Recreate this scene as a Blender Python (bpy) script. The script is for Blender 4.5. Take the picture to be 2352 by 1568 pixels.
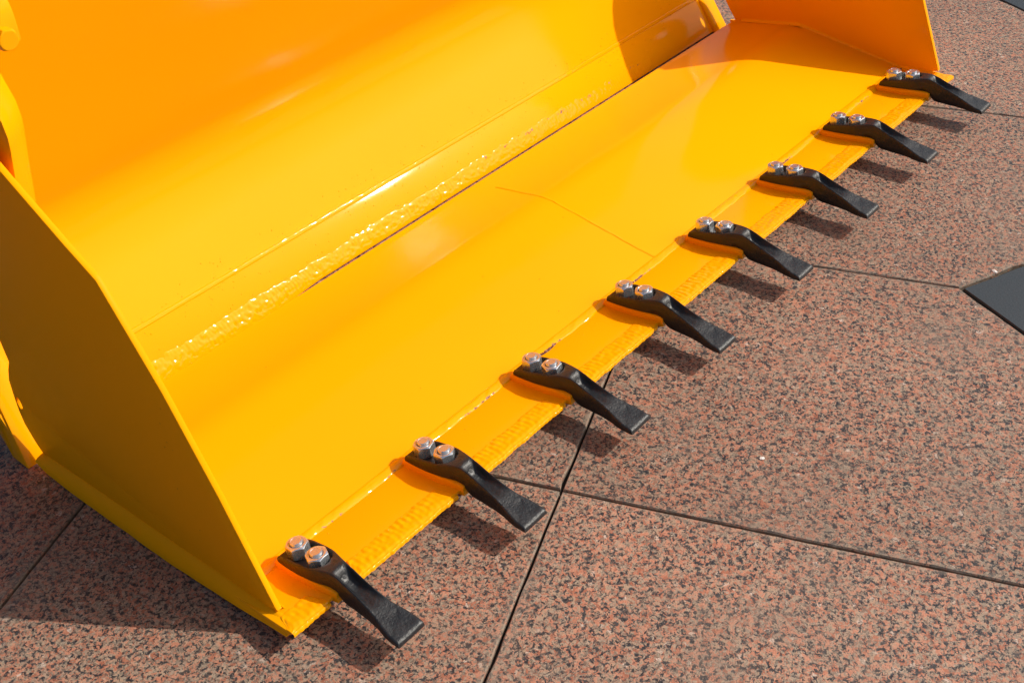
import bpy, bmesh, math, random
import numpy as np
from mathutils import Matrix, Vector, noise
scene = bpy.context.scene
for o in list(bpy.data.objects):
    bpy.data.objects.remove(o)
C = scene.collection
PI = math.pi
GZ = 0.08                      # measured heights are relative to the rear nuts; the paving is 80 mm below

# ---------------------------------------------------------------- camera
F_PX, YAW, PITCH, ROLL = 2822.756, 0.7269, 0.6704, -0.0436
cam_d = bpy.data.cameras.new('camera')
cam = bpy.data.objects.new('camera', cam_d)
C.objects.link(cam)
fw = Vector((math.cos(YAW)*math.cos(PITCH), math.sin(YAW)*math.cos(PITCH), -math.sin(PITCH)))
r0 = Vector((math.sin(YAW), -math.cos(YAW), 0))
u0 = r0.cross(fw)
rr = r0*math.cos(ROLL) + u0*math.sin(ROLL)
uu = -r0*math.sin(ROLL) + u0*math.cos(ROLL)
M = Matrix((rr, uu, -fw)).transposed().to_4x4()
M.translation = Vector((-0.7288, -1.0953, 1.3811+GZ))
cam.matrix_world = M
cam_d.sensor_width = 36
cam_d.lens = F_PX/2352*36
cam_d.clip_start = 0.05
cam_d.clip_end = 800
scene.camera = cam

# ---------------------------------------------------------------- sky, sun, exposure
SUN = Vector((0.77, -0.73, 1.0)).normalized()
world = bpy.data.worlds.new('World')
scene.world = world
world.use_nodes = True
wn = world.node_tree
bg = wn.nodes['Background']
sky = wn.nodes.new('ShaderNodeTexSky')
sky.sky_type = 'NISHITA'
sky.sun_disc = False
sky.sun_elevation = math.asin(SUN.z)
sky.sun_rotation = math.atan2(SUN.x, SUN.y)
sky.air_density = 1.0
sky.dust_density = 5.0
sky.ozone_density = 0.4
wn.links.new(sky.outputs['Color'], bg.inputs['Color'])
bg.inputs['Strength'].default_value = 0.112
sl = bpy.data.lights.new('sun', 'SUN')
sl.energy = 3.85
sl.angle = math.radians(0.53)
sl.color = (1.0, 0.95, 0.86)
so = bpy.data.objects.new('sun', sl)
C.objects.link(so)
so.rotation_euler = SUN.to_track_quat('Z', 'Y').to_euler()
so.location = SUN*20
scene.view_settings.view_transform = 'Standard'
scene.view_settings.look = 'None'
scene.view_settings.exposure = 0.0
scene.view_settings.gamma = 1
scene.cycles.max_bounces = 8
scene.cycles.sample_clamp_indirect = 6

# ---------------------------------------------------------------- node helpers
def new_mat(name):
    m = bpy.data.materials.new(name)
    m.use_nodes = True
    nt = m.node_tree
    return m, nt, nt.nodes['Principled BSDF']
def N(nt, typ, **kw):
    n = nt.nodes.new(typ)
    for k, v in kw.items():
        if k in n.inputs.keys():
            n.inputs[k].default_value = v
        else:
            setattr(n, k, v)
    return n
def L(nt, a, b):
    nt.links.new(a, b)
def ramp(nt, fac, stops, interp='LINEAR'):
    n = nt.nodes.new('ShaderNodeValToRGB')
    n.color_ramp.interpolation = interp
    e = n.color_ramp.elements
    while len(e) > 1:
        e.remove(e[-1])
    e[0].position = stops[0][0]
    c = stops[0][1]
    e[0].color = (*c, 1) if isinstance(c, tuple) else (c, c, c, 1)
    for p, c in stops[1:]:
        k = e.new(p)
        k.color = (*c, 1) if isinstance(c, tuple) else (c, c, c, 1)
    L(nt, fac, n.inputs['Fac'])
    return n.outputs['Color']
def math_n(nt, op, a, b=None, c=None, clamp=False):
    n = nt.nodes.new('ShaderNodeMath')
    n.operation = op
    n.use_clamp = clamp
    for i, v in enumerate((a, b, c)):
        if v is None:
            continue
        if isinstance(v, (int, float)):
            n.inputs[i].default_value = v
        else:
            L(nt, v, n.inputs[i])
    return n.outputs[0]
def mix(nt, fac, a, b, blend='MIX'):
    n = nt.nodes.new('ShaderNodeMix')
    n.data_type = 'RGBA'
    n.blend_type = blend
    for sock, v in ((n.inputs[0], fac), (n.inputs[6], a), (n.inputs[7], b)):
        if isinstance(v, tuple):
            sock.default_value = (*v, 1)
        elif isinstance(v, (int, float)):
            sock.default_value = v
        else:
            L(nt, v, sock)
    return n.outputs[2]
def vec_add(nt, a, b, op='ADD'):
    n = nt.nodes.new('ShaderNodeVectorMath')
    n.operation = op
    L(nt, a, n.inputs[0])
    if isinstance(b, (tuple, list)):
        n.inputs[1].default_value = b
    else:
        L(nt, b, n.inputs[1])
    return n.outputs[0]
def bump(nt, height, strength, dist, normal=None):
    b = N(nt, 'ShaderNodeBump')
    b.inputs['Strength'].default_value = strength
    b.inputs['Distance'].default_value = dist
    L(nt, height, b.inputs['Height'])
    if normal is not None:
        L(nt, normal, b.inputs['Normal'])
    return b.outputs['Normal']

# ---------------------------------------------------------------- materials
def paint_material(name='yellow_gloss_paint', gloss=0.11, r0=0.08, r1=0.13):
    m, nt, p = new_mat(name)
    tc = N(nt, 'ShaderNodeTexCoord').outputs['Object']
    big = N(nt, 'ShaderNodeTexNoise', Scale=3.0, Detail=3.0)
    L(nt, tc, big.inputs['Vector'])
    base = mix(nt, big.outputs['Fac'], (0.875, 0.345, 0.001), (0.895, 0.365, 0.0012))
    # sparse dust specks and dirt nibs in the paint
    vo = N(nt, 'ShaderNodeTexVoronoi', Scale=42.0)
    L(nt, tc, vo.inputs['Vector'])
    spot = math_n(nt, 'LESS_THAN', vo.outputs['Distance'], 0.055)
    sep = N(nt, 'ShaderNodeSeparateColor')
    L(nt, vo.outputs['Color'], sep.inputs[0])
    rare = math_n(nt, 'GREATER_THAN', sep.outputs[0], 0.93)
    spk = math_n(nt, 'MULTIPLY', spot, rare)
    spk = math_n(nt, 'MULTIPLY', spk, 0.6)
    base = mix(nt, spk, base, (0.25, 0.09, 0.01))
    # chipped areas: attribute wear times noise
    at = N(nt, 'ShaderNodeAttribute', attribute_name='wear').outputs['Fac']
    ch = N(nt, 'ShaderNodeTexNoise', Scale=95.0, Detail=6.0, Roughness=0.65)
    L(nt, tc, ch.inputs['Vector'])
    ch2 = N(nt, 'ShaderNodeTexNoise', Scale=14.0, Detail=2.0)
    L(nt, tc, ch2.inputs['Vector'])
    s = math_n(nt, 'ADD', math_n(nt, 'MULTIPLY', ch.outputs['Fac'], 0.6), math_n(nt, 'MULTIPLY', ch2.outputs['Fac'], 0.4))
    s = math_n(nt, 'ADD', s, math_n(nt, 'MULTIPLY', at, 0.35))
    chip = ramp(nt, s, [(0.0, 0.0), (0.715, 0.0), (0.745, 1.0), (1.0, 1.0)])
    chip = math_n(nt, 'MULTIPLY', chip, math_n(nt, 'GREATER_THAN', at, 0.02))
    rust = mix(nt, ramp(nt, ch.outputs['Fac'], [(0.5, 0.0), (0.66, 1.0)]), (0.10, 0.035, 0.015), (0.42, 0.24, 0.16))
    base = mix(nt, chip, base, rust)
    L(nt, base, p.inputs['Base Color'])
    rn = N(nt, 'ShaderNodeTexNoise', Scale=9.0, Detail=4.0)
    L(nt, tc, rn.inputs['Vector'])
    rough = ramp(nt, rn.outputs['Fac'], [(0.3, r0), (0.7, r1)])
    rough = mix(nt, chip, rough, (0.7, 0.7, 0.7))
    L(nt, rough, p.inputs['Roughness'])
    p.inputs['IOR'].default_value = 1.48
    p.inputs['Specular IOR Level'].default_value = gloss
    peel = N(nt, 'ShaderNodeTexNoise', Scale=260.0, Detail=2.0)
    L(nt, tc, peel.inputs['Vector'])
    n1 = bump(nt, peel.outputs['Fac'], 0.10, 0.0006)
    dent = N(nt, 'ShaderNodeTexNoise', Scale=5.0, Detail=1.0)
    L(nt, tc, dent.inputs['Vector'])
    n2 = bump(nt, dent.outputs['Fac'], 0.35, 0.003, n1)
    n3 = bump(nt, chip, -0.5, 0.0008, n2)
    L(nt, n3, p.inputs['Normal'])
    return m
def iron_material():
    m, nt, p = new_mat('black_cast_iron')
    tc = N(nt, 'ShaderNodeTexCoord').outputs['Object']
    sep = N(nt, 'ShaderNodeSeparateXYZ')
    L(nt, tc, sep.inputs[0])
    n1 = N(nt, 'ShaderNodeTexNoise', Scale=120.0, Detail=5.0, Roughness=0.6)
    L(nt, tc, n1.inputs['Vector'])
    n2 = N(nt, 'ShaderNodeTexNoise', Scale=28.0, Detail=3.0)
    L(nt, tc, n2.inputs['Vector'])
    base = mix(nt, ramp(nt, n1.outputs['Fac'], [(0.35, 0.0), (0.7, 1.0)]), (0.006, 0.0075, 0.009), (0.017, 0.019, 0.022))
    # thin brownish rust bloom over the bolted end
    zone = math_n(nt, 'MULTIPLY_ADD', sep.outputs[1], -14.0, 1.55, clamp=True)
    rb = math_n(nt, 'MULTIPLY', zone, ramp(nt, n2.outputs['Fac'], [(0.3, 0.25), (0.7, 0.9)]))
    base = mix(nt, rb, base, (0.022, 0.013, 0.007))
    L(nt, base, p.inputs['Base Color'])
    L(nt, ramp(nt, n2.outputs['Fac'], [(0.3, 0.33), (0.7, 0.5)]), p.inputs['Roughness'])
    a = bump(nt, n1.outputs['Fac'], 0.7, 0.0022)
    b = bump(nt, n2.outputs['Fac'], 0.3, 0.003, a)
    L(nt, b, p.inputs['Normal'])
    return m
def zinc_material():
    m, nt, p = new_mat('zinc_plated_steel')
    tc = N(nt, 'ShaderNodeTexCoord').outputs['Object']
    n1 = N(nt, 'ShaderNodeTexNoise', Scale=60.0, Detail=2.0)
    L(nt, tc, n1.inputs['Vector'])
    L(nt, mix(nt, n1.outputs['Fac'], (0.56, 0.60, 0.64), (0.68, 0.72, 0.76)), p.inputs['Base Color'])
    p.inputs['Metallic'].default_value = 0.85
    L(nt, ramp(nt, n1.outputs['Fac'], [(0.3, 0.22), (0.7, 0.3)]), p.inputs['Roughness'])
    L(nt, bump(nt, n1.outputs['Fac'], 0.05, 0.0006), p.inputs['Normal'])
    return m
def granite_material(name='red_granite', per_tile=True):
    m, nt, p = new_mat(name)
    tc = N(nt, 'ShaderNodeTexCoord').outputs['Object']
    if per_tile:
        oi = N(nt, 'ShaderNodeObjectInfo').outputs['Random']
        cm = N(nt, 'ShaderNodeCombineXYZ')
        L(nt, math_n(nt, 'MULTIPLY', oi, 37.0), cm.inputs[0])
        L(nt, math_n(nt, 'MULTIPLY', oi, 91.0), cm.inputs[1])
        L(nt, math_n(nt, 'MULTIPLY', oi, 13.0), cm.inputs[2])
        tc = vec_add(nt, tc, cm.outputs[0])
    w = N(nt, 'ShaderNodeTexNoise', Scale=120.0, Detail=3.0)
    L(nt, tc, w.inputs['Vector'])
    wv = vec_add(nt, vec_add(nt, w.outputs['Color'], (0.5, 0.5, 0.5), 'SUBTRACT'), (0.011, 0.011, 0.011), 'MULTIPLY')
    co = vec_add(nt, tc, wv)
    v1 = N(nt, 'ShaderNodeTexVoronoi', Scale=140.0)
    L(nt, co, v1.inputs['Vector'])
    s1 = N(nt, 'ShaderNodeSeparateColor')
    L(nt, v1.outputs['Color'], s1.inputs[0])
    feld = ramp(nt, s1.outputs[0], [(0.0, (0.30, 0.106, 0.060)), (0.25, (0.39, 0.156, 0.093)), (0.5, (0.46, 0.205, 0.128)),
                                    (0.72, (0.43, 0.225, 0.145)), (0.86, (0.345, 0.235, 0.158)), (0.97, (0.37, 0.25, 0.175)), (1.0, (0.52, 0.40, 0.33))])
    # quartz-grey small grains
    v2 = N(nt, 'ShaderNodeTexVoronoi', Scale=370.0)
    L(nt, co, v2.inputs['Vector'])
    s2 = N(nt, 'ShaderNodeSeparateColor')
    L(nt, v2.outputs['Color'], s2.inputs[0])
    nq = N(nt, 'ShaderNodeTexNoise', Scale=95.0, Detail=3.0)
    L(nt, vec_add(nt, tc, (4.1, 2.3, 7.7)), nq.inputs['Vector'])
    q = math_n(nt, 'ADD', math_n(nt, 'MULTIPLY', s2.outputs[1], 0.35), math_n(nt, 'MULTIPLY', nq.outputs['Fac'], 1.0))
    qm = ramp(nt, q, [(0.0, 0.0), (0.665, 0.0), (0.71, 0.8), (1.0, 0.8)])
    col = mix(nt, qm, feld, mix(nt, s2.outputs[2], (0.11, 0.092, 0.072), (0.34, 0.275, 0.205)))
    # black mica / hornblende clusters
    nd = N(nt, 'ShaderNodeTexNoise', Scale=145.0, Detail=4.5, Roughness=0.6)
    L(nt, vec_add(nt, co, (9.0, 1.0, 3.0)), nd.inputs['Vector'])
    d = math_n(nt, 'ADD', math_n(nt, 'MULTIPLY', s2.outputs[0], 0.16), nd.outputs['Fac'])
    dm = ramp(nt, d, [(0.0, 0.0), (0.585, 0.0), (0.665, 1.0), (1.0, 1.0)])
    col = mix(nt, dm, col, mix(nt, s2.outputs[2], (0.014, 0.015, 0.018), (0.062, 0.058, 0.058)))
    # grain-scale tone
    nf = N(nt, 'ShaderNodeTexNoise', Scale=420.0, Detail=3.0, Roughness=0.7)
    L(nt, tc, nf.inputs['Vector'])
    col = mix(nt, 1.0, col, ramp(nt, nf.outputs['Fac'], [(0.25, 0.68), (0.75, 1.22)]), 'MULTIPLY')
    nl = N(nt, 'ShaderNodeTexNoise', Scale=2.2, Detail=4.0)
    L(nt, tc, nl.inputs['Vector'])
    col = mix(nt, 1.0, col, ramp(nt, nl.outputs['Fac'], [(0.3, 0.88), (0.7, 1.06)]), 'MULTIPLY')
    if per_tile:
        tone = math_n(nt, 'MULTIPLY_ADD', oi, 0.16, 0.91)
        tn = N(nt, 'ShaderNodeCombineColor')
        for k_, f_ in enumerate((1.0, 1.0, 1.0)):
            L(nt, math_n(nt, 'MULTIPLY', tone, f_), tn.inputs[k_])
        col = mix(nt, 1.0, col, tn.outputs[0], 'MULTIPLY')
        # faint grime blotches
        ng = N(nt, 'ShaderNodeTexNoise', Scale=6.5, Detail=5.0, Roughness=0.6)
        L(nt, tc, ng.inputs['Vector'])
        col = mix(nt, ramp(nt, ng.outputs['Fac'], [(0.5, 0.0), (0.72, 0.4)]), col, (0.20, 0.15, 0.115))
        at = N(nt, 'ShaderNodeAttribute', attribute_name='wear').outputs['Fac']
        gr = math_n(nt, 'MULTIPLY', at, ramp(nt, nq.outputs['Fac'], [(0.35, 0.25), (0.6, 0.9)]))
        col = mix(nt, gr, col, (0.22, 0.18, 0.14))
    L(nt, col, p.inputs['Base Color'])
    L(nt, mix(nt, dm, (0.6, 0.6, 0.6), (0.38, 0.38, 0.38)), p.inputs['Roughness'])
    p.inputs['Specular IOR Level'].default_value = 0.4
    hh = math_n(nt, 'ADD', nf.outputs['Fac'], math_n(nt, 'MULTIPLY', dm, -0.5))
    L(nt, bump(nt, hh, 0.35, 0.0012), p.inputs['Normal'])
    return m
def dark_stone_material():
    m, nt, p = new_mat('dark_basalt')
    tc = N(nt, 'ShaderNodeTexCoord').outputs['Object']
    n1 = N(nt, 'ShaderNodeTexNoise', Scale=300.0, Detail=4.0)
    L(nt, tc, n1.inputs['Vector'])
    L(nt, ramp(nt, n1.outputs['Fac'], [(0.3, (0.013, 0.020, 0.026)), (0.75, (0.034, 0.045, 0.055))]), p.inputs['Base Color'])
    p.inputs['Roughness'].default_value = 0.55
    L(nt, bump(nt, n1.outputs['Fac'], 0.25, 0.001), p.inputs['Normal'])
    return m
def dirt_material():
    m, nt, p = new_mat('joint_dirt')
    tc = N(nt, 'ShaderNodeTexCoord').outputs['Object']
    n1 = N(nt, 'ShaderNodeTexNoise', Scale=90.0, Detail=5.0)
    L(nt, tc, n1.inputs['Vector'])
    L(nt, ramp(nt, n1.outputs['Fac'], [(0.35, (0.010, 0.008, 0.006)), (0.7, (0.035, 0.027, 0.018))]), p.inputs['Base Color'])
    p.inputs['Roughness'].default_value = 0.95
    return m
PAINT = paint_material()
BEAD = paint_material('yellow_paint_on_weld', 0.16, 0.05, 0.08)
SATIN = paint_material('yellow_satin_paint', 0.04, 0.36, 0.44)
IRON = iron_material()
ZINC = zinc_material()
GRANITE = granite_material()
GROUND = granite_material('far_granite', False)
BASALT = dark_stone_material()
DIRT = dirt_material()

# ---------------------------------------------------------------- mesh helpers
def link(name, me, mat, parent=None, **props):
    o = bpy.data.objects.new(name, me)
    if mat is not None and me is not None and not me.materials:
        me.materials.append(mat)
    C.objects.link(o)
    o.parent = parent
    for k, v in props.items():
        o[k] = v
    return o
def smooth(me, ang=None):
    for f in me.polygons:
        f.use_smooth = True
    if ang is not None:
        me.set_sharp_from_angle(angle=math.radians(ang))
def set_wear(me, vals):
    a = me.attributes.new('wear', 'FLOAT', 'POINT')
    a.data.foreach_set('value', np.asarray(vals, dtype=np.float32))
def fix_normals(bm):
    bmesh.ops.recalc_face_normals(bm, faces=bm.faces)
def poly_area(pts):
    return 0.5*sum(pts[i][0]*pts[(i+1) % len(pts)][1]-pts[(i+1) % len(pts)][0]*pts[i][1] for i in range(len(pts)))
def plate_x(name, outline, x0, x1, bev=0.002, holes=(), ang=35):
    """plate standing in the YZ plane, between x0 and x1, with rounded rims; holes = (y, z, ry, rz)"""
    bm = bmesh.new()
    edges = []
    def loop(pts):
        vs = [bm.verts.new((x0, y, z+GZ)) for y, z in pts]
        for i in range(len(vs)):
            edges.append(bm.edges.new((vs[i], vs[(i+1) % len(vs)])))
    loop(outline)
    for hy, hz, ry, rz in holes:
        loop([(hy+ry*math.cos(2*PI*i/20), hz+rz*math.sin(2*PI*i/20)) for i in range(20)])
    bmesh.ops.triangle_fill(bm, use_beauty=True, use_dissolve=False, edges=edges)
    bmesh.ops.dissolve_limit(bm, angle_limit=0.01, verts=bm.verts, edges=bm.edges)
    r = bmesh.ops.extrude_face_region(bm, geom=list(bm.faces))
    vs = [g for g in r['geom'] if isinstance(g, bmesh.types.BMVert)]
    bmesh.ops.translate(bm, verts=vs, vec=(x1-x0, 0, 0))
    fix_normals(bm)
    if bev:
        ed = [e for e in bm.edges if len(e.link_faces) == 2 and e.calc_face_angle(0) > 1.0 and abs(e.verts[0].co.x-e.verts[1].co.x) < 1e-6]
        bmesh.ops.bevel(bm, geom=ed, offset=bev, segments=2, affect='EDGES', profile=0.5)
    me = bpy.data.meshes.new(name)
    bm.to_mesh(me)
    bm.free()
    smooth(me, ang)
    return me
def bar_x(name, prof, x0, x1, nx=1, bev=0.0015, ang=30):
    """closed YZ profile swept along X"""
    bm = bmesh.new()
    rings = []
    for i in range(nx+1):
        x = x0+(x1-x0)*i/nx
        rings.append([bm.verts.new((x, y, z+GZ)) for y, z in prof])
    n = len(prof)
    for a, b in zip(rings[:-1], rings[1:]):
        for k in range(n):
            bm.faces.new((a[k], a[(k+1) % n], b[(k+1) % n], b[k]))
    bm.faces.new(rings[0][::-1])
    bm.faces.new(rings[-1])
    fix_normals(bm)
    if bev:
        ed = [e for e in bm.edges if len(e.link_faces) == 2 and e.calc_face_angle(0) > 0.6]
        bmesh.ops.bevel(bm, geom=ed, offset=bev, segments=2, affect='EDGES', profile=0.5)
    me = bpy.data.meshes.new(name)
    bm.to_mesh(me)
    bm.free()
    smooth(me, ang)
    return me
def grid(name, fn, nu, nv, wear=None, ang=None):
    """open sheet from fn(u, v) -> xyz, u, v in 0..1"""
    vs, fs, wr = [], [], []
    for i in range(nu+1):
        for j in range(nv+1):
            p = fn(i/nu, j/nv)
            vs.append((p[0], p[1], p[2]+GZ))
            if wear:
                wr.append(wear(i/nu, j/nv, p))
    for i in range(nu):
        for j in range(nv):
            a = i*(nv+1)+j
            fs.append((a, a+nv+1, a+nv+2, a+1))
    me = bpy.data.meshes.new(name)
    me.from_pydata(vs, [], fs)
    smooth(me, ang)
    if wear:
        set_wear(me, wr)
    return me
def nz(x, y=0.0, z=0.0):
    return noise.noise(Vector((x, y, z)))
def clamp(x, a=0.0, b=1.0):
    return max(a, min(b, x))
def sstep(a, b, x):
    t = clamp((x-a)/(b-a))
    return t*t*(3-2*t)

# ---------------------------------------------------------------- paving
TH, T, UO, VO, HD = 0.3847, 0.7565, 0.295, -0.325, 0.151
ground_me = bpy.data.meshes.new('ground')
R_ = 350
ground_me.from_pydata([(-R_, -R_, -0.02), (R_, -R_, -0.02), (R_, R_, -0.02), (-R_, R_, -0.02)], [], [(0, 1, 2, 3)])
ground = link('ground', ground_me, GROUND, None, kind='structure')
fill_me = bpy.data.meshes.new('joint_fill')
fr = 7.6
ca, sa = math.cos(TH), math.sin(TH)
def uv_xy(u, v):
    return (u*ca-v*sa, u*sa+v*ca)
def bed(u, v):
    x, y = uv_xy(u, v)
    return (x, y, -0.0115)
fu, fv = UO, VO
NF = 7
fill_me.from_pydata([bed(fu-NF*T, fv-NF*T), bed(fu+NF*T, fv-NF*T), bed(fu+NF*T, fv+NF*T), bed(fu-NF*T, fv+NF*T)], [], [(0, 1, 2, 3)])
link('joint_fill', fill_me, DIRT, ground)

def slab(name, outline, seed, step=0.022, jit=0.0009, chip=0.0025):
    """stone slab: arrissed top, slightly chipped edges, cut sides"""
    rnd = random.Random(seed)
    pts = []
    n = len(outline)
    for i in range(n):
        a, b = Vector(outline[i]), Vector(outline[(i+1) % n])
        k = max(1, int((b-a).length/step))
        nrm = Vector((-(b-a).y, (b-a).x)).normalized()       # inward for ccw
        for t in range(k):
            q = a.lerp(b, t/k)
            off = 0.0
            if t:
                off = jit*nz(q.x*30+seed, q.y*30)+max(0, nz(q.x*16, q.y*16, seed)-0.28)*chip*4
            pts.append((q+nrm*off, q))
    cen = sum((Vector(p) for p in outline), Vector((0, 0)))/n
    vs, fs, wr = [], [], []
    m = len(pts)
    for (p, q), in zip(pts):
        vs.append((p.x, p.y, -0.03)); wr.append(1)
    for (p, q), in zip(pts):
        vs.append((p.x, p.y, -0.0028)); wr.append(1)
    for (p, q), in zip(pts):
        d = (cen-p).normalized()
        w = 0.0019+0.0008*nz(p.x*25, p.y*25, seed+3.3)
        vs.append((p.x+d.x*w, p.y+d.y*w, 0)); wr.append(0.6)
    for (p, q), in zip(pts):
        d = (cen-p).normalized()
        w = 0.014+0.006*nz(p.x*12, p.y*12, seed+9.3)
        vs.append((p.x+d.x*w, p.y+d.y*w, 0)); wr.append(0.0)
    for ring in range(3):
        for i in range(m):
            j = (i+1) % m
            fs.append((ring*m+i, ring*m+j, (ring+1)*m+j, (ring+1)*m+i))
    fs.append(tuple(range(3*m, 4*m)))
    me = bpy.data.meshes.new(name)
    me.from_pydata(vs, [], fs)
    set_wear(me, wr)
    return me
G = 0.0023                                               # half joint
h = T/2
cut = HD+0.004
tile_out = [(-h+G, -h+G), (h-G, -h+G), (h-G, h-cut), (h-cut, h-G), (-h+G, h-G)]      # cut at the +u +v corner
tile_me = [slab('paver', tile_out, s) for s in (1.0, 2.7, 5.1)]
dia = HD-0.004
dia_me = slab('dark_paver', [(dia, 0), (0, dia), (-dia, 0), (0, -dia)], 8.0, chip=0.0)
rnd = random.Random(4)
for i in range(-NF, NF):
    for j in range(-NF, NF):
        # tile between grid lines i..i+1 and j..j+1; its odd-odd corner is cut for a diamond
        cu = 1 if (i+1) % 2 else 0
        cv = 1 if (j+1) % 2 else 0
        rot = {(1, 1): 0, (0, 1): 1, (0, 0): 2, (1, 0): 3}[(cu, cv)]
        x, y = uv_xy(UO+(i+.5)*T, VO+(j+.5)*T)
        o = link('paver', tile_me[rnd.randrange(3)], GRANITE, ground)
        o.location = (x, y, rnd.uniform(-0.0008, 0.0004))
        o.rotation_euler = (0, 0, TH+rot*PI/2)
for i in range(-NF, NF+1):
    for j in range(-NF, NF+1):
        if i % 2 and j % 2:
            x, y = uv_xy(UO+i*T, VO+j*T)
            o = link('dark_paver', dia_me, BASALT, ground)
            o.location = (x, y, -0.0006)
            o.rotation_euler = (0, 0, TH)

# two stray chips of white stone on the paving
def chip_mesh(seed, r):
    rc = random.Random(seed)
    bm = bmesh.new()
    bmesh.ops.create_icosphere(bm, subdivisions=1, radius=r)
    for v in bm.verts:
        v.co = Vector((v.co.x*1.2, v.co.y*0.8, max(0, v.co.z)*0.5))*rc.uniform(0.75, 1.15)
    me = bpy.data.meshes.new('stone_chip')
    bm.to_mesh(me)
    bm.free()
    return me
cm_, cnt, cp = new_mat('white_quartz_chip')
cn = N(cnt, 'ShaderNodeTexNoise', Scale=300.0, Detail=3.0)
L(cnt, ramp(cnt, cn.outputs['Fac'], [(0.3, (0.55, 0.50, 0.47)), (0.7, (0.78, 0.74, 0.71))]), cp.inputs['Base Color'])
cp.inputs['Roughness'].default_value = 0.6
for sd, (cx_, cy_), r_, lab in ((1, (1.415, -0.496), 0.0062, 'small white stone chip on granite by the corner of the dark paver'),
                                (2, (0.664, -0.411), 0.0048, 'tiny white stone chip alone on the open granite paving')):
    co_ = link('stone_chip', chip_mesh(sd, r_), cm_, None, label=lab, category='stone chip', group='white stone chips on the paving')
    co_.location = (cx_, cy_, 0.0)
    co_.rotation_euler = (0, 0, sd*1.3)

# ---------------------------------------------------------------- loader bucket
bucket = bpy.data.objects.new('loader_bucket', None)
C.objects.link(bucket)
bucket['label'] = 'yellow wheel loader bucket with black bolted teeth resting on red granite paving'
bucket['category'] = 'bucket'
XL, XR = -0.105, 2.087
# cutting lip: front (-.09,-.035) rear (.043,-.050)
LIP_F, LIP_R = (-0.090, -0.035), (0.043, -0.050)
lip_prof = [LIP_F, LIP_R, (0.060, -0.054), (0.060, -0.068), (0.03, -0.068), (-0.070, -0.053), (-0.0905, -0.0395)]
link('cutting_lip', bar_x('cutting_lip', lip_prof, XL, XR, bev=0.0015), PAINT, bucket)
def lip_z(y):
    return LIP_F[1]+(LIP_R[1]-LIP_F[1])*(y-LIP_F[0])/(LIP_R[0]-LIP_F[0])
# floor box: convex fold, rear rim turned up
FOLD, FR = (0.334, -0.0095), (0.505, -0.0425)
def arc_fold(a, b, c, r, n=6):
    a, b, c = Vector(a), Vector(b), Vector(c)
    p = b+(a-b).normalized()*r
    q = b+(c-b).normalized()*r
    return [tuple((1-t)**2*p+2*t*(1-t)*b+t*t*q) for t in [k/n for k in range(n+1)]]
floor_prof = [(0.046, -0.0465)]+arc_fold((0.046, -0.0465), FOLD, FR, 0.034)+[FR, (0.5215, -0.0384), (0.528, -0.047), (0.520, -0.070), (0.30, -0.078), (0.10, -0.072), (0.062, -0.066), (0.047, -0.053)]
link('floor_plate', bar_x('floor_plate', floor_prof, XL+0.016, XR-0.006, bev=0.0012, ang=25), PAINT, bucket)

# side plates
left_out = [(-0.046, -0.034), (-0.042, -0.030), (0.034, 0.155), (0.107, 0.311), (0.153, 0.391), (0.193, 0.460), (0.200, 0.4645), (0.247, 0.494), (0.317, 0.542), (0.357, 0.570), (0.46, 0.640), (0.545, 0.64),
            (0.552, 0.50), (0.552, 0.19), (0.548, 0.150), (0.562, 0.126), (0.574, 0.098), (0.578, 0.060), (0.5795, 0.030), (0.576, 0.0), (0.560, -0.034), (0.546, -0.054), (0.50, -0.070), (0.10, -0.06), (0.0, -0.048)]
right_out = [(-0.058, -0.030), (-0.057, -0.024), (0.018, 0.150), (0.108, 0.340), (0.168, 0.470), (0.185, 0.490), (0.250, 0.532), (0.290, 0.548), (0.336, 0.547), (0.394, 0.533), (0.43, 0.505),
             (0.47, 0.42), (0.51, 0.30), (0.55, 0.20), (0.572, 0.09), (0.576, 0.03), (0.562, 0.0), (0.548, -0.02), (0.528, -0.045), (0.50, -0.070), (0.10, -0.06), (0.0, -0.046)]
PXL, PXR = -0.092, 2.075
def toe(me):
    for v in me.vertices:
        v.co.x -= 0.026*v.co.y
    return me
link('side_plate', toe(plate_x('side_plate', left_out, PXL, PXL+0.010, holes=[(0.567, 0.050, 0.0065, 0.013)])), SATIN, bucket)
link('side_plate', plate_x('side_plate', right_out, PXR, PXR+0.012, holes=[(0.525, 0.045, 0.014, 0.02)]), PAINT, bucket)
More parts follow.
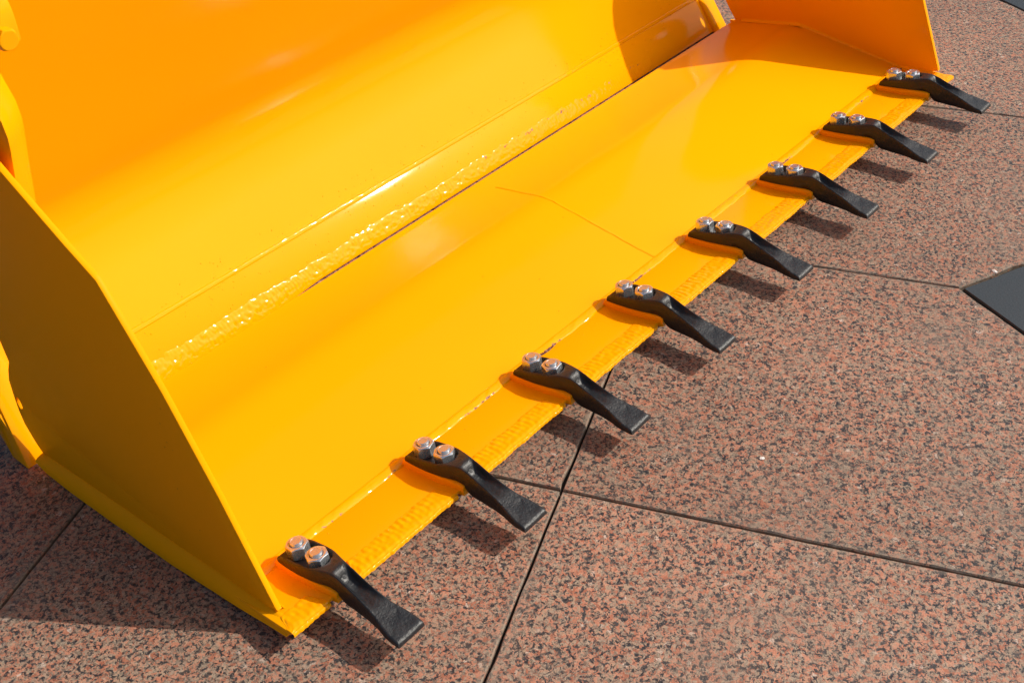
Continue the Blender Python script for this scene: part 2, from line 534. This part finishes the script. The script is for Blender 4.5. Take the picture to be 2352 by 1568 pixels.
# rounded bottom rails outside the plates
def rail(x, sgn):
    stations = [(-0.080, -0.040, -0.050), (-0.05, -0.038, -0.054), (0.0, -0.038, -0.061), (0.08, -0.040, -0.070), (0.2, -0.044, -0.0790), (0.35, -0.046, -0.0796), (0.45, -0.048, -0.079), (0.52, -0.050, -0.073), (0.548, -0.053, -0.061)]
    n = 9
    bm = bmesh.new()
    rings = []
    k = 60
    for i in range(k+1):
        t = i/k*(len(stations)-1)
        a = min(int(t), len(stations)-2)
        f = t-a
        s0, s1 = stations[a], stations[a+1]
        y, zt, zb = [s0[c]+(s1[c]-s0[c])*f for c in range(3)]
        wob = 0.0012*nz(y*18, 3.0)
        ring = []
        for q in range(n+1):
            an = q/n*PI*0.5
            out = 0.020*math.sin(an*1.0) if q < n else 0.020
            # from the plate face (out=0, top) swelling out to the bottom edge
            px = 0.0165*sstep(0, 1, q/n)**0.9
            pz = zt+(zb-zt)*(1-math.cos(an))
            ring.append(bm.verts.new((x+sgn*(px+wob), y, pz+GZ)))
        ring.append(bm.verts.new((x+sgn*0.008, y, zb-0.0006+GZ)))
        ring.append(bm.verts.new((x-sgn*0.004, y, zb+0.002+GZ)))
        ring.append(bm.verts.new((x-sgn*0.004, y, zt+GZ)))
        rings.append(ring)
    m = len(rings[0])
    for a, b in zip(rings[:-1], rings[1:]):
        for q in range(m):
            bm.faces.new((a[q], a[(q+1) % m], b[(q+1) % m], b[q]))
    bm.faces.new(rings[0])
    bm.faces.new(rings[-1][::-1])
    fix_normals(bm)
    me = bpy.data.meshes.new('bottom_rail')
    bm.to_mesh(me)
    bm.free()
    smooth(me, 50)
    return me
link('bottom_rail', toe(rail(PXL, -1)), SATIN, bucket)
link('bottom_rail', rail(PXR+0.012, 1), PAINT, bucket)
# fillet welds where the side plates meet the floor
def fillet(x, sgn):
    pts = [(-0.045, lip_z(-0.045)), (0.043, lip_z(0.043)+0.001), FOLD, (0.507, -0.0415)]
    def fn(u, v):
        t = u*3
        a = min(int(t), 2)
        f = t-a
        y = pts[a][0]+(pts[a+1][0]-pts[a][0])*f
        z = pts[a][1]+(pts[a+1][1]-pts[a][1])*f
        an = v*PI/2
        rad = 0.008+0.0012*nz(y*40, sgn)
        return (x-sgn*rad*(1-math.sin(an)), y, z-0.0005+rad*(1-math.cos(an)))
    return grid('weld_bead', fn, 120, 6)
link('weld_bead', toe(fillet(PXL+0.010, -1)), BEAD, bucket)
link('weld_bead', fillet(PXR, 1), BEAD, bucket)

# rear half: blade, moldboard, end plates
BX0, BX1 = -0.124, 2.086
BL, BT = (0.5700, -0.0758), (0.6275, 0.0035)
link('blade', bar_x('blade', [BL, BT, (0.644, -0.009), (0.592, -0.0793)], BX0, BX1, bev=0.001), PAINT, bucket)
ctrl = [(0.6295, 0.0045)]
def bez(p0, p1, p2, n):
    return [((1-t)**2*p0[0]+2*t*(1-t)*p1[0]+t*t*p2[0], (1-t)**2*p0[1]+2*t*(1-t)*p1[1]+t*t*p2[1]) for t in [k/n for k in range(n+1)]]
front = [ctrl[0]]+bez((0.695, 0.0948), (0.762, 0.187), (0.738, 0.27), 18)+[(0.575, 0.84)]
back = [(y+0.010, z-0.004) for y, z in front[::-1]]
link('moldboard', bar_x('moldboard', front+back, BX0, BX1, bev=0.0, ang=25), PAINT, bucket)
end_out = [(0.563, -0.0795), (0.5645, -0.074), (0.624, 0.0075), (0.685, 0.090), (0.73, 0.17), (0.74, 0.25), (0.735, 0.38), (0.82, 0.40), (0.84, 0.28), (0.82, 0.14), (0.70, 0.0), (0.61, -0.0795)]
ep_me = plate_x('end_plate', end_out, -0.134, -0.066, bev=0.003)
for v in ep_me.vertices:                                 # outer face leans inward going up
    if v.co.x < -0.1:
        v.co.x += 0.22*min(v.co.z, 0.14)
link('end_plate', ep_me, PAINT, bucket)
fl_out = [(0.60, 0.18), (0.56, 0.26), (0.49, 0.36), (0.437, 0.451), (0.417, 0.531), (0.400, 0.590), (0.397, 0.608), (0.400, 0.631), (0.42, 0.666), (0.46, 0.72), (0.55, 0.80), (0.70, 0.84), (0.80, 0.60), (0.84, 0.28), (0.80, 0.16)]
fl_me = plate_x('side_flange', fl_out, -0.0785, -0.030, bev=0.002)
for v in fl_me.vertices:                                 # front edge cut on the slant
    if v.co.y < 0.62:
        v.co.y -= (-0.030-v.co.x)*0.9
link('side_flange', fl_me, PAINT, bucket)
end_out2 = [(0.563, -0.0795), (0.5645, -0.074), (0.624, 0.0075), (0.685, 0.090), (0.73, 0.17), (0.74, 0.25), (0.735, 0.40), (0.84, 0.40), (0.84, 0.28), (0.82, 0.14), (0.70, 0.0), (0.61, -0.0795)]
link('end_plate', plate_x('end_plate', end_out2, 2.036, 2.092, bev=0.003), PAINT, bucket)

# textured weld along the foot of the blade
dv = Vector((BT[0]-BL[0], BT[1]-BL[1]))
LB = dv.length
dv.normalize()
nv_ = Vector((-dv.y, dv.x))
def blade_weld(u, v):
    x = BX0+0.07+u*(2.03-(BX0+0.07))
    top = 0.040+0.006*nz(x*22, 1.7)+0.004*nz(x*60, 8.1)
    s = 0.0006-0.0085*(1-sstep(0.42, 0.58, x))+v*(top+0.0085*(1-sstep(0.42, 0.58, x)))
    fade = 1.0-0.55*sstep(0.9, 1.7, x)
    env = math.sin(PI*min(1, v*1.02))**0.35 if 0 < v < 0.98 else 0
    b = 0.8*nz(x*95, s*120, 0.0)+0.5*nz(x*170, s*190, 4.0)+0.45*nz(x*45, s*70, 9.0)
    ridge = math.exp(-((v-0.82)/0.12)**2)*(0.2+1.0*max(0, nz(x*45, 2.2)))
    ph = (x+0.016*(v-0.4)**2+0.0025*nz(x*40, v*3, 6.0))/0.0085
    rip = (1-(ph-math.floor(ph)))**1.6*clamp(0.45+1.1*nz(x*9, 7.7))
    hgt = (0.0005+0.0012*b*fade+0.0008*rip*fade+0.0014*ridge*fade)*env*(1-sstep(1.7, 1.85, x))-0.0007*(1-env)-0.0012*sstep(1.7, 1.85, x)
    p = Vector(BL)+dv*s+nv_*hgt
    return (x, p.x, p.y)
def blade_wear(u, v, p):
    x = p[0]
    w = 0.0
    for c0, c1 in ((1.09, 1.20), (1.24, 1.40), (1.44, 1.50), (1.56, 1.6), (1.66, 1.72)):
        w = max(w, sstep(c0-0.02, c0+0.02, x)*(1-sstep(c1-0.02, c1+0.02, x)))
    return 0.62*w*math.exp(-((v-0.78)/0.16)**2)
link('weld_bead', grid('weld_bead', blade_weld, 1000, 22, blade_wear), BEAD, bucket)
# weld spatter: hundreds of small beads of metal under the paint, thickest by the welds
rs = random.Random(21)
bm = bmesh.new()
def bead(p, n, r):
    t1 = Vector((1, 0, 0))
    t2 = n.cross(t1).normalized()
    top = bm.verts.new(p+n*r*0.8)
    rg = []
    for k in range(7):
        an = 2*PI*k/7
        d = t1*math.cos(an)+t2*math.sin(an)
        rg.append((bm.verts.new(p+d*r-n*0.0003), bm.verts.new(p+d*r*0.72+n*r*0.55)))
    for k in range(7):
        a, b = rg[k], rg[(k+1) % 7]
        bm.faces.new((a[0], b[0], b[1], a[1]))
        bm.faces.new((a[1], b[1], top))
nb = Vector((0, nv_.x, nv_.y))
for k in range(420):
    x = rs.uniform(BX0+0.08, 1.95)
    sct = LB+rs.gauss(0, 0.028) if rs.random() < 0.6 else rs.uniform(0.03, 0.15)
    if 0.004 < sct < 0.17:
        q = Vector(BL)+dv*sct
        off = 0.0002 if sct < LB else -0.0006
        bead(Vector((x, q.x, q.y+GZ))+nb*off, nb, rs.uniform(0.0006, 0.0016))
nl_ = Vector((0, math.sin(math.atan2(LIP_R[1]-LIP_F[1], LIP_R[0]-LIP_F[0]))*-1, 1)).normalized()
for k in range(150):
    x, y = rs.uniform(XL+0.02, XR-0.02), rs.uniform(-0.045, 0.028)
    bead(Vector((x, y, lip_z(y)+GZ)), nl_, rs.uniform(0.0005, 0.0011))
fix_normals(bm)
sp_me = bpy.data.meshes.new('weld_spatter')
bm.to_mesh(sp_me)
bm.free()
smooth(sp_me)
link('weld_spatter', sp_me, BEAD, bucket, kind='stuff')
# thin seam weld between blade and moldboard
def seam_weld(u, v):
    x = BX0+0.06+u*(2.036-(BX0+0.06))
    s = LB-0.0004+v*(0.0105+0.001*nz(x*28, 3.1))
    hgt = 0.0004+0.0011*math.sin(PI*v)**0.5*(1+0.35*nz(x*60, v*3))+0.0004*nz(x*180, v*8)
    if v == 0:
        hgt = -0.0004
    if v == 1:
        hgt = -0.0006
    p = Vector(BL)+dv*s+nv_*hgt
    return (x, p.x, p.y)
link('weld_bead', grid('weld_bead', seam_weld, 700, 8), BEAD, bucket)
# weld bead behind the lip, at the front edge of the floor
def lip_weld(u, v):
    x = XL+0.012+u*(XR-XL-0.02)
    y0, y1 = 0.031+0.0025*nz(x*30, 5.5), 0.0495
    y = y0+(y1-y0)*v
    zl = lip_z(y0)
    zf = -0.0455+(y1-0.046)*0.18
    z = zl+(zf-zl)*v+0.0022*math.sin(PI*v)**0.8*(1+0.5*nz(x*45, v))+0.0009*nz(x*120, v*4, 2.0)*math.sin(PI*v)
    if v == 0:
        z = zl-0.001
    if v == 1:
        z = zf-0.0012
    return (x, y, z)
link('weld_bead', grid('weld_bead', lip_weld, 620, 10, lambda u, v, p: 0.80*math.exp(-((v-0.08)/0.25)**2)*clamp(0.6+1.3*nz(p[0]*9, 4.4), 0.05, 1.2)), BEAD, bucket)
# thin butt weld across the middle of the floor
def seg(p, q, n):
    return [(p[0]+(q[0]-p[0])*k/n, p[1]+(q[1]-p[1])*k/n) for k in range(n)]
path = seg((0.050, -0.0459), floor_prof[1], 13)+floor_prof[1:8]+seg(floor_prof[7], FR, 9)[1:8]
def mid_weld(u, v):
    t = u*(len(path)-1)
    a = min(int(t), len(path)-2)
    f = t-a
    y = path[a][0]+(path[a+1][0]-path[a][0])*f
    z = path[a][1]+(path[a+1][1]-path[a][1])*f
    w = 0.0035+0.0012*nz(y*50, 7.0)
    x = 1.004+0.0025*nz(y*14, 3.0)+(v-0.5)*2*w
    hgt = 0.0014*math.cos((v-0.5)*PI)*(0.75+0.5*nz(y*60, 1.0)) if 0 < v < 1 else -0.0004
    return (x, y, z+0.0002+hgt)
link('weld_bead', grid('weld_bead', mid_weld, 160, 6), BEAD, bucket)
# rippled hard-facing bead on the lip's front edge, between the teeth
def lip_bead(xa, xb, seed):
    nu = max(12, int((xb-xa)/0.0022))
    def fn(u, v):
        x = xa+(xb-xa)*u
        s_in = 0.041+0.003*nz(x*35, seed)+0.010*(1-sstep(0, 0.03, x-xa))*0+0.0
        endf = sstep(0, 0.012, x-xa)*sstep(0, 0.012, xb-x)
        ye = LIP_F[0]-0.0022+0.0016*nz(x*32, seed, 2.0)
        yi = ye+0.041*(0.35+0.65*endf)+0.003*nz(x*40, seed)
        if v <= 0.8:
            f = v/0.8
            y = yi+(ye-yi)*f
            ph = (x+0.013*(f-0.45)**2+0.0026*nz(x*45, f*2, seed))/0.0105
            fr = ph-math.floor(ph)
            rip = (1-fr)**1.5*(1-0.75*f)*min(1, f*7)*clamp(0.85+0.7*nz(x*16, f*1.5, seed+8), 0.3, 1.3)
            z = lip_z(y)+(0.0001+0.0009*math.sin(PI*min(1, f*0.55+0.05))+0.0024*rip+0.0012*nz(x*110, f*5, seed))*(0.3+0.7*endf)
            if v == 0:
                z = lip_z(y)-0.0008
            if f > 0.86:
                z -= 0.0022*((f-0.86)/0.14)**2
            return (x, y, z)
        f = (v-0.8)/0.2
        an = f*PI*0.5
        lump = 0.0012*nz(x*95, f, seed+5)+0.0010*abs(math.sin(PI*x/0.0105+0.8*nz(x*30, seed)))
        y = ye-0.0034*math.sin(an)-lump
        z = lip_z(ye)+0.0006-0.0072*(1-math.cos(an))
        return (x, y, z)
    return grid('weld_bead', fn, nu, 20, lambda u, v, p: 0.30*math.exp(-(v/0.25)**2)*clamp(0.4+nz(p[0]*12, seed), 0, 1)+0.03)
PITCH_T = 0.28
gaps = [(XL+0.001, -0.031)]+[(k*PITCH_T+0.031, (k+1)*PITCH_T-0.031) for k in range(7)]+[(7*PITCH_T+0.031, XR-0.001)]
for k, (a, b) in enumerate(gaps):
    link('weld_bead', lip_bead(a, b, 1.7*k+0.3), BEAD, bucket)
# pivot bracket at the top left: rounded top, flat face with a hex bolt
def bracket_prof():
    pts = [(0.188, 0.798), (0.188, 0.826)]
    for k in range(1, 12):
        an = PI-PI*k/12*0.5
        pts.append((0.236+0.048*math.cos(an), 0.826+0.048*math.sin(an)))
    pts += [(0.30, 0.874), (0.50, 0.86), (0.62, 0.83), (0.62, 0.79), (0.50, 0.79), (0.30, 0.798)]
    return pts
pb = link('pivot_bracket', bar_x('pivot_bracket', bracket_prof(), -0.34, -0.100, bev=0.003, ang=40), PAINT, bucket)
# ---------------------------------------------------------------- teeth
TILT = math.radians(8.3)
TW = [(-0.027, 0.0245), (-0.022, 0.0262), (0.0, 0.0275), (0.03, 0.0272), (0.052, 0.0255), (0.066, 0.0222), (0.082, 0.0175), (0.10, 0.0150), (0.13, 0.0148), (0.16, 0.0162), (0.18, 0.0190), (0.20, 0.0240), (0.212, 0.0262), (0.231, 0.0266)]
TT = [(-0.027, 0.0225), (-0.018, 0.0265), (0.0, 0.0312), (0.03, 0.0350), (0.055, 0.0385), (0.075, 0.0412), (0.089, 0.0418), (0.099, 0.0398), (0.110, 0.0352), (0.128, 0.0265), (0.15, 0.0165), (0.176, 0.0048), (0.19, -0.0012), (0.21, -0.0084), (0.231, -0.0154)]
TB = [(-0.027, 0.0125), (0.06, 0.0120), (0.086, 0.0095), (0.0985, 0.000), (0.1045, -0.0115), (0.120, -0.0155), (0.15, -0.0185), (0.19, -0.0215), (0.231, -0.0240)]
def interp(tab, s):
    for (a, va), (b, vb) in zip(tab[:-1], tab[1:]):
        if s <= b:
            return va+(vb-va)*clamp((s-a)/(b-a))
    return tab[-1][1]
def itp(tab, s, w=0.006):
    return (interp(tab, s-w)+2*interp(tab, s)+interp(tab, s+w))/4
def tooth_mesh():
    cols = [-1, -0.985, -0.94, -0.88, -0.83, -0.79, -0.74, -0.66, -0.5, -0.33, -0.16, 0, 0.16, 0.33, 0.5, 0.66, 0.74, 0.79, 0.83, 0.88, 0.94, 0.985, 1]
    S = [-0.027, -0.0262, -0.0245, -0.021]+[-0.018+0.0032*k for k in range(77)]+[0.2290, 0.2304, 0.231]
    bm = bmesh.new()
    rings = []
    for s in S:
        w = itp(TW, s)
        ht = itp(TT, s) if s < 0.225 else interp(TT, s)
        hb = itp(TB, s, 0.004)
        if s < -0.024:
            ht -= 0.004*((-0.024-s)/0.003)**2
        if s > 0.2285:
            ht -= 0.0028*((s-0.2285)/0.0025)**2
        ring = []
        for c in cols:
            x = c*w
            z = ht
            ed = abs(c)
            if ed > 0.88:                                  # rounded shoulders
                z -= 0.0020*((ed-0.88)/0.12)**2
            # U shaped pocket round the nuts, open to the rear
            cx = 0.0
            if s < 0.046:
                dist = abs(x)
            else:
                dist = math.hypot(x, s-0.046)
            rp = 0.0218
            m = sstep(rp+0.0016, rp-0.0016, dist) if dist < rp+0.002 else 0.0
            m = clamp((rp+0.0018-dist)/0.0032)
            m = m*m*(3-2*m)
            pock = 0.0222+0.05*max(0, s)
            if m > 0:
                z = z*(1-m)+min(z, pock)*m
            # rear step: the pocket walls stop short of the rear end
            if s < -0.012:
                z = min(z, 0.0240 if s < -0.0165 else z)
            # blood groove down the nose
            if s > 0.092:
                gd = 0.0150*sstep(0.094, 0.107, s)*(1-sstep(0.114, 0.180, s)*0.97)
                half = 0.84
                g = clamp(1-(abs(c)/half)**4)
                z -= gd*g
            ring.append(bm.verts.new((x, s, z)))
        # sides and underside
        for f in (0.30, 0.62, 0.94):
            ring.append(bm.verts.new((w*(1.0+0.01*math.sin(PI*f)), s, (ht-0.003)*(1-f)+hb*f)))
        for c in (0.9, 0.3, -0.3, -0.9):
            ring.append(bm.verts.new((w*c, s, hb)))
        for f in (0.94, 0.62, 0.30):
            ring.append(bm.verts.new((-w*(1.0+0.01*math.sin(PI*f)), s, (ht-0.003)*(1-f)+hb*f)))
        rings.append(ring)
    n = len(rings[0])
    for a, b in zip(rings[:-1], rings[1:]):
        for k in range(n):
            bm.faces.new((a[k], a[(k+1) % n], b[(k+1) % n], b[k]))
    bm.faces.new(rings[0])
    bm.faces.new(rings[-1][::-1])
    fix_normals(bm)
    for v in bm.verts:                                     # cast unevenness
        k = v.co*60
        v.co += v.normal*0.00035*noise.noise(k)
    me = bpy.data.meshes.new('tooth')
    bm.to_mesh(me)
    bm.free()
    smooth(me, 48)
    return me
def nut_mesh(hole=True):
    bm = bmesh.new()
    R, H = 0.0190, 0.0222
    n = 48
    rings = []
    def ring(fr, z):
        rings.append([bm.verts.new((fr(2*PI*k/n)*math.cos(2*PI*k/n), fr(2*PI*k/n)*math.sin(2*PI*k/n), z(2*PI*k/n, fr(2*PI*k/n)))) for k in range(n)])
    def hexr(a):
        m = (a+PI/6) % (PI/3)-PI/6
        return R*math.cos(PI/6)/math.cos(PI/6-abs(m)) if False else R*math.cos(PI/6)/math.cos(m)
    flat = R*math.cos(PI/6)
    ch = 0.0036
    hexs = lambda a: min(hexr(a), R-0.0004)
    cone = lambda a, r: H-max(0, (r-flat*0.96))*0.7
    conb = lambda a, r: max(0, (r-flat*0.93))*0.8
    ring(lambda a: flat*0.9, lambda a, r: 0.0)
    ring(hexs, conb)
    ring(hexs, lambda a, r: cone(a, r)-0.0006)
    ring(lambda a: hexs(a)-0.0006, lambda a, r: cone(a, r))
    ring(lambda a: flat*0.92, lambda a, r: H+0.0001)
    ring(lambda a: 0.0120, lambda a, r: H)
    if hole:
        ring(lambda a: 0.0108, lambda a, r: H-0.0012)
        ring(lambda a: 0.0102, lambda a, r: H-0.004)
    else:
        bm.faces.new(rings[-1])
    for a, b in zip(rings[:-1], rings[1:]):
        for k in range(n):
            bm.faces.new((a[k], a[(k+1) % n], b[(k+1) % n], b[k]))
    fix_normals(bm)
    me = bpy.data.meshes.new('hex_nut')
    bm.to_mesh(me)
    bm.free()
    smooth(me, 24)
    return me
def bolt_mesh():
    bm = bmesh.new()
    n = 36
    prof = [(0.0100, 0.006), (0.0100, 0.0244), (0.0094, 0.0257), (0.0082, 0.0262), (0.0078, 0.0259), (0.003, 0.0258)]
    rings = [[bm.verts.new((r*math.cos(2*PI*k/n), r*math.sin(2*PI*k/n), z)) for k in range(n)] for r, z in prof]
    for a, b in zip(rings[:-1], rings[1:]):
        for k in range(n):
            bm.faces.new((a[k], a[(k+1) % n], b[(k+1) % n], b[k]))
    bm.faces.new(rings[-1])
    fix_normals(bm)
    me = bpy.data.meshes.new('bolt_end')
    bm.to_mesh(me)
    bm.free()
    smooth(me, 35)
    return me
def mark_mesh():
    """cast maker's mark: a ring round a small barred figure, and a line across"""
    bm = bmesh.new()
    s0, zc = 0.0850, 0.0412
    n = 28
    for k in range(n):
        if k in (12, 13):
            continue
        a0, a1 = 2*PI*k/n, 2*PI*(k+1)/n
        q = []
        for an, r in ((a0, 0.0062), (a1, 0.0062), (a1, 0.0074), (a0, 0.0074)):
            x, s = r*math.cos(an)*1.05, s0+r*math.sin(an)*0.9
            q.append((x, s))
        vb = [bm.verts.new((x, s, zc-0.003)) for x, s in q]
        vt = [bm.verts.new((x, s, zc+0.0004-abs(s-s0)*0.12)) for x, s in q]
        for i in range(4):
            bm.faces.new((vb[i], vb[(i+1) % 4], vt[(i+1) % 4], vt[i]))
        bm.faces.new(vt)
    def box(x0, x1, s1, s2, zt):
        vb = [bm.verts.new((x, s, zt-0.006)) for x, s in ((x0, s1), (x1, s1), (x1, s2), (x0, s2))]
        vt = [bm.verts.new((x, s, zt)) for x, s in ((x0, s1), (x1, s1), (x1, s2), (x0, s2))]
        for i in range(4):
            bm.faces.new((vb[i], vb[(i+1) % 4], vt[(i+1) % 4], vt[i]))
        bm.faces.new(vt)
    box(-0.0034, 0.0034, s0-0.0036, s0-0.0024, zc+0.0005)
    box(-0.0034, 0.0034, s0+0.0022, s0+0.0034, zc+0.0003)
    box(-0.0008, 0.0008, s0-0.0024, s0+0.0022, zc+0.0004)
    box(-0.0135, 0.0135, 0.0728, 0.0737, 0.0405)
    fix_normals(bm)
    me = bpy.data.meshes.new('cast_mark')
    bm.to_mesh(me)
    bm.free()
    return me
def pad_mesh():
    """yellow wear pad welded on the lip below a tooth"""
    bm = bmesh.new()
    sec = [(-0.036, 0.0236, 0.0075), (-0.034, 0.0245, 0.0105), (-0.030, 0.0250, 0.0122), (0.05, 0.0245, 0.0120), (0.064, 0.0225, 0.0112), (0.092, 0.0190, 0.0085), (0.0985, 0.0182, 0.0050)]
    rings = []
    for s, w, ht in sec:
        hb = -0.012
        rings.append([bm.verts.new((x, s, z)) for x, z in ((-w-0.002, hb), (-w-0.002, ht-0.006), (-w-0.0008, ht-0.0015), (-w+0.001, ht), (w-0.001, ht), (w+0.0008, ht-0.0015), (w+0.002, ht-0.006), (w+0.002, hb))])
    n = 8
    for a, b in zip(rings[:-1], rings[1:]):
        for k in range(n):
            bm.faces.new((a[k], a[(k+1) % n], b[(k+1) % n], b[k]))
    bm.faces.new(rings[0])
    bm.faces.new(rings[-1][::-1])
    fix_normals(bm)
    me = bpy.data.meshes.new('wear_pad')
    bm.to_mesh(me)
    bm.free()
    smooth(me, 40)
    set_wear(me, [0.16]*len(me.vertices))
    return me
t_me, n_me, b_me, m_me, p_me = tooth_mesh(), nut_mesh(), bolt_mesh(), mark_mesh(), pad_mesh()
hb = link('hex_bolt', nut_mesh(False), PAINT, pb)
hb.matrix_world = Matrix.Translation((-0.122, 0.190, 0.811+GZ)) @ Matrix.Rotation(PI/2, 4, 'X') @ Matrix.Rotation(0.3, 4, 'Z') @ Matrix.Scale(0.72, 4)
rnd = random.Random(11)
def tooth_frame(k):
    # local y = forward (world -y), tilted up by TILT; x mirrored to stay right-handed
    m = Matrix.Rotation(PI, 4, 'Z') @ Matrix.Rotation(TILT, 4, 'X')
    m.translation = Vector((k*PITCH_T, 0, -0.045+GZ))
    return m
for k in range(8):
    t = link('tooth', t_me, IRON, bucket)
    t.matrix_world = tooth_frame(k) @ Matrix.Rotation(math.radians(rnd.uniform(-1.3, 1.3)), 4, 'Z')
    wp = link('wear_pad', p_me, PAINT, bucket)
    wp.matrix_world = tooth_frame(k)
    for s, hh, tl in ((-0.001, 0.0220, 0.0), (0.0465, 0.0243, 0.02)):
        nt_ = link('hex_nut', n_me, ZINC, t)
        nt_.location = (rnd.uniform(-.0006, .0006), s, hh)
        nt_.rotation_euler = (tl, 0, rnd.uniform(0, PI/3))
        be = link('bolt_end', b_me, ZINC, t)
        be.location = nt_.location
        be.rotation_euler = (tl, 0, rnd.uniform(0, 6))
    link('cast_mark', m_me, IRON, t)
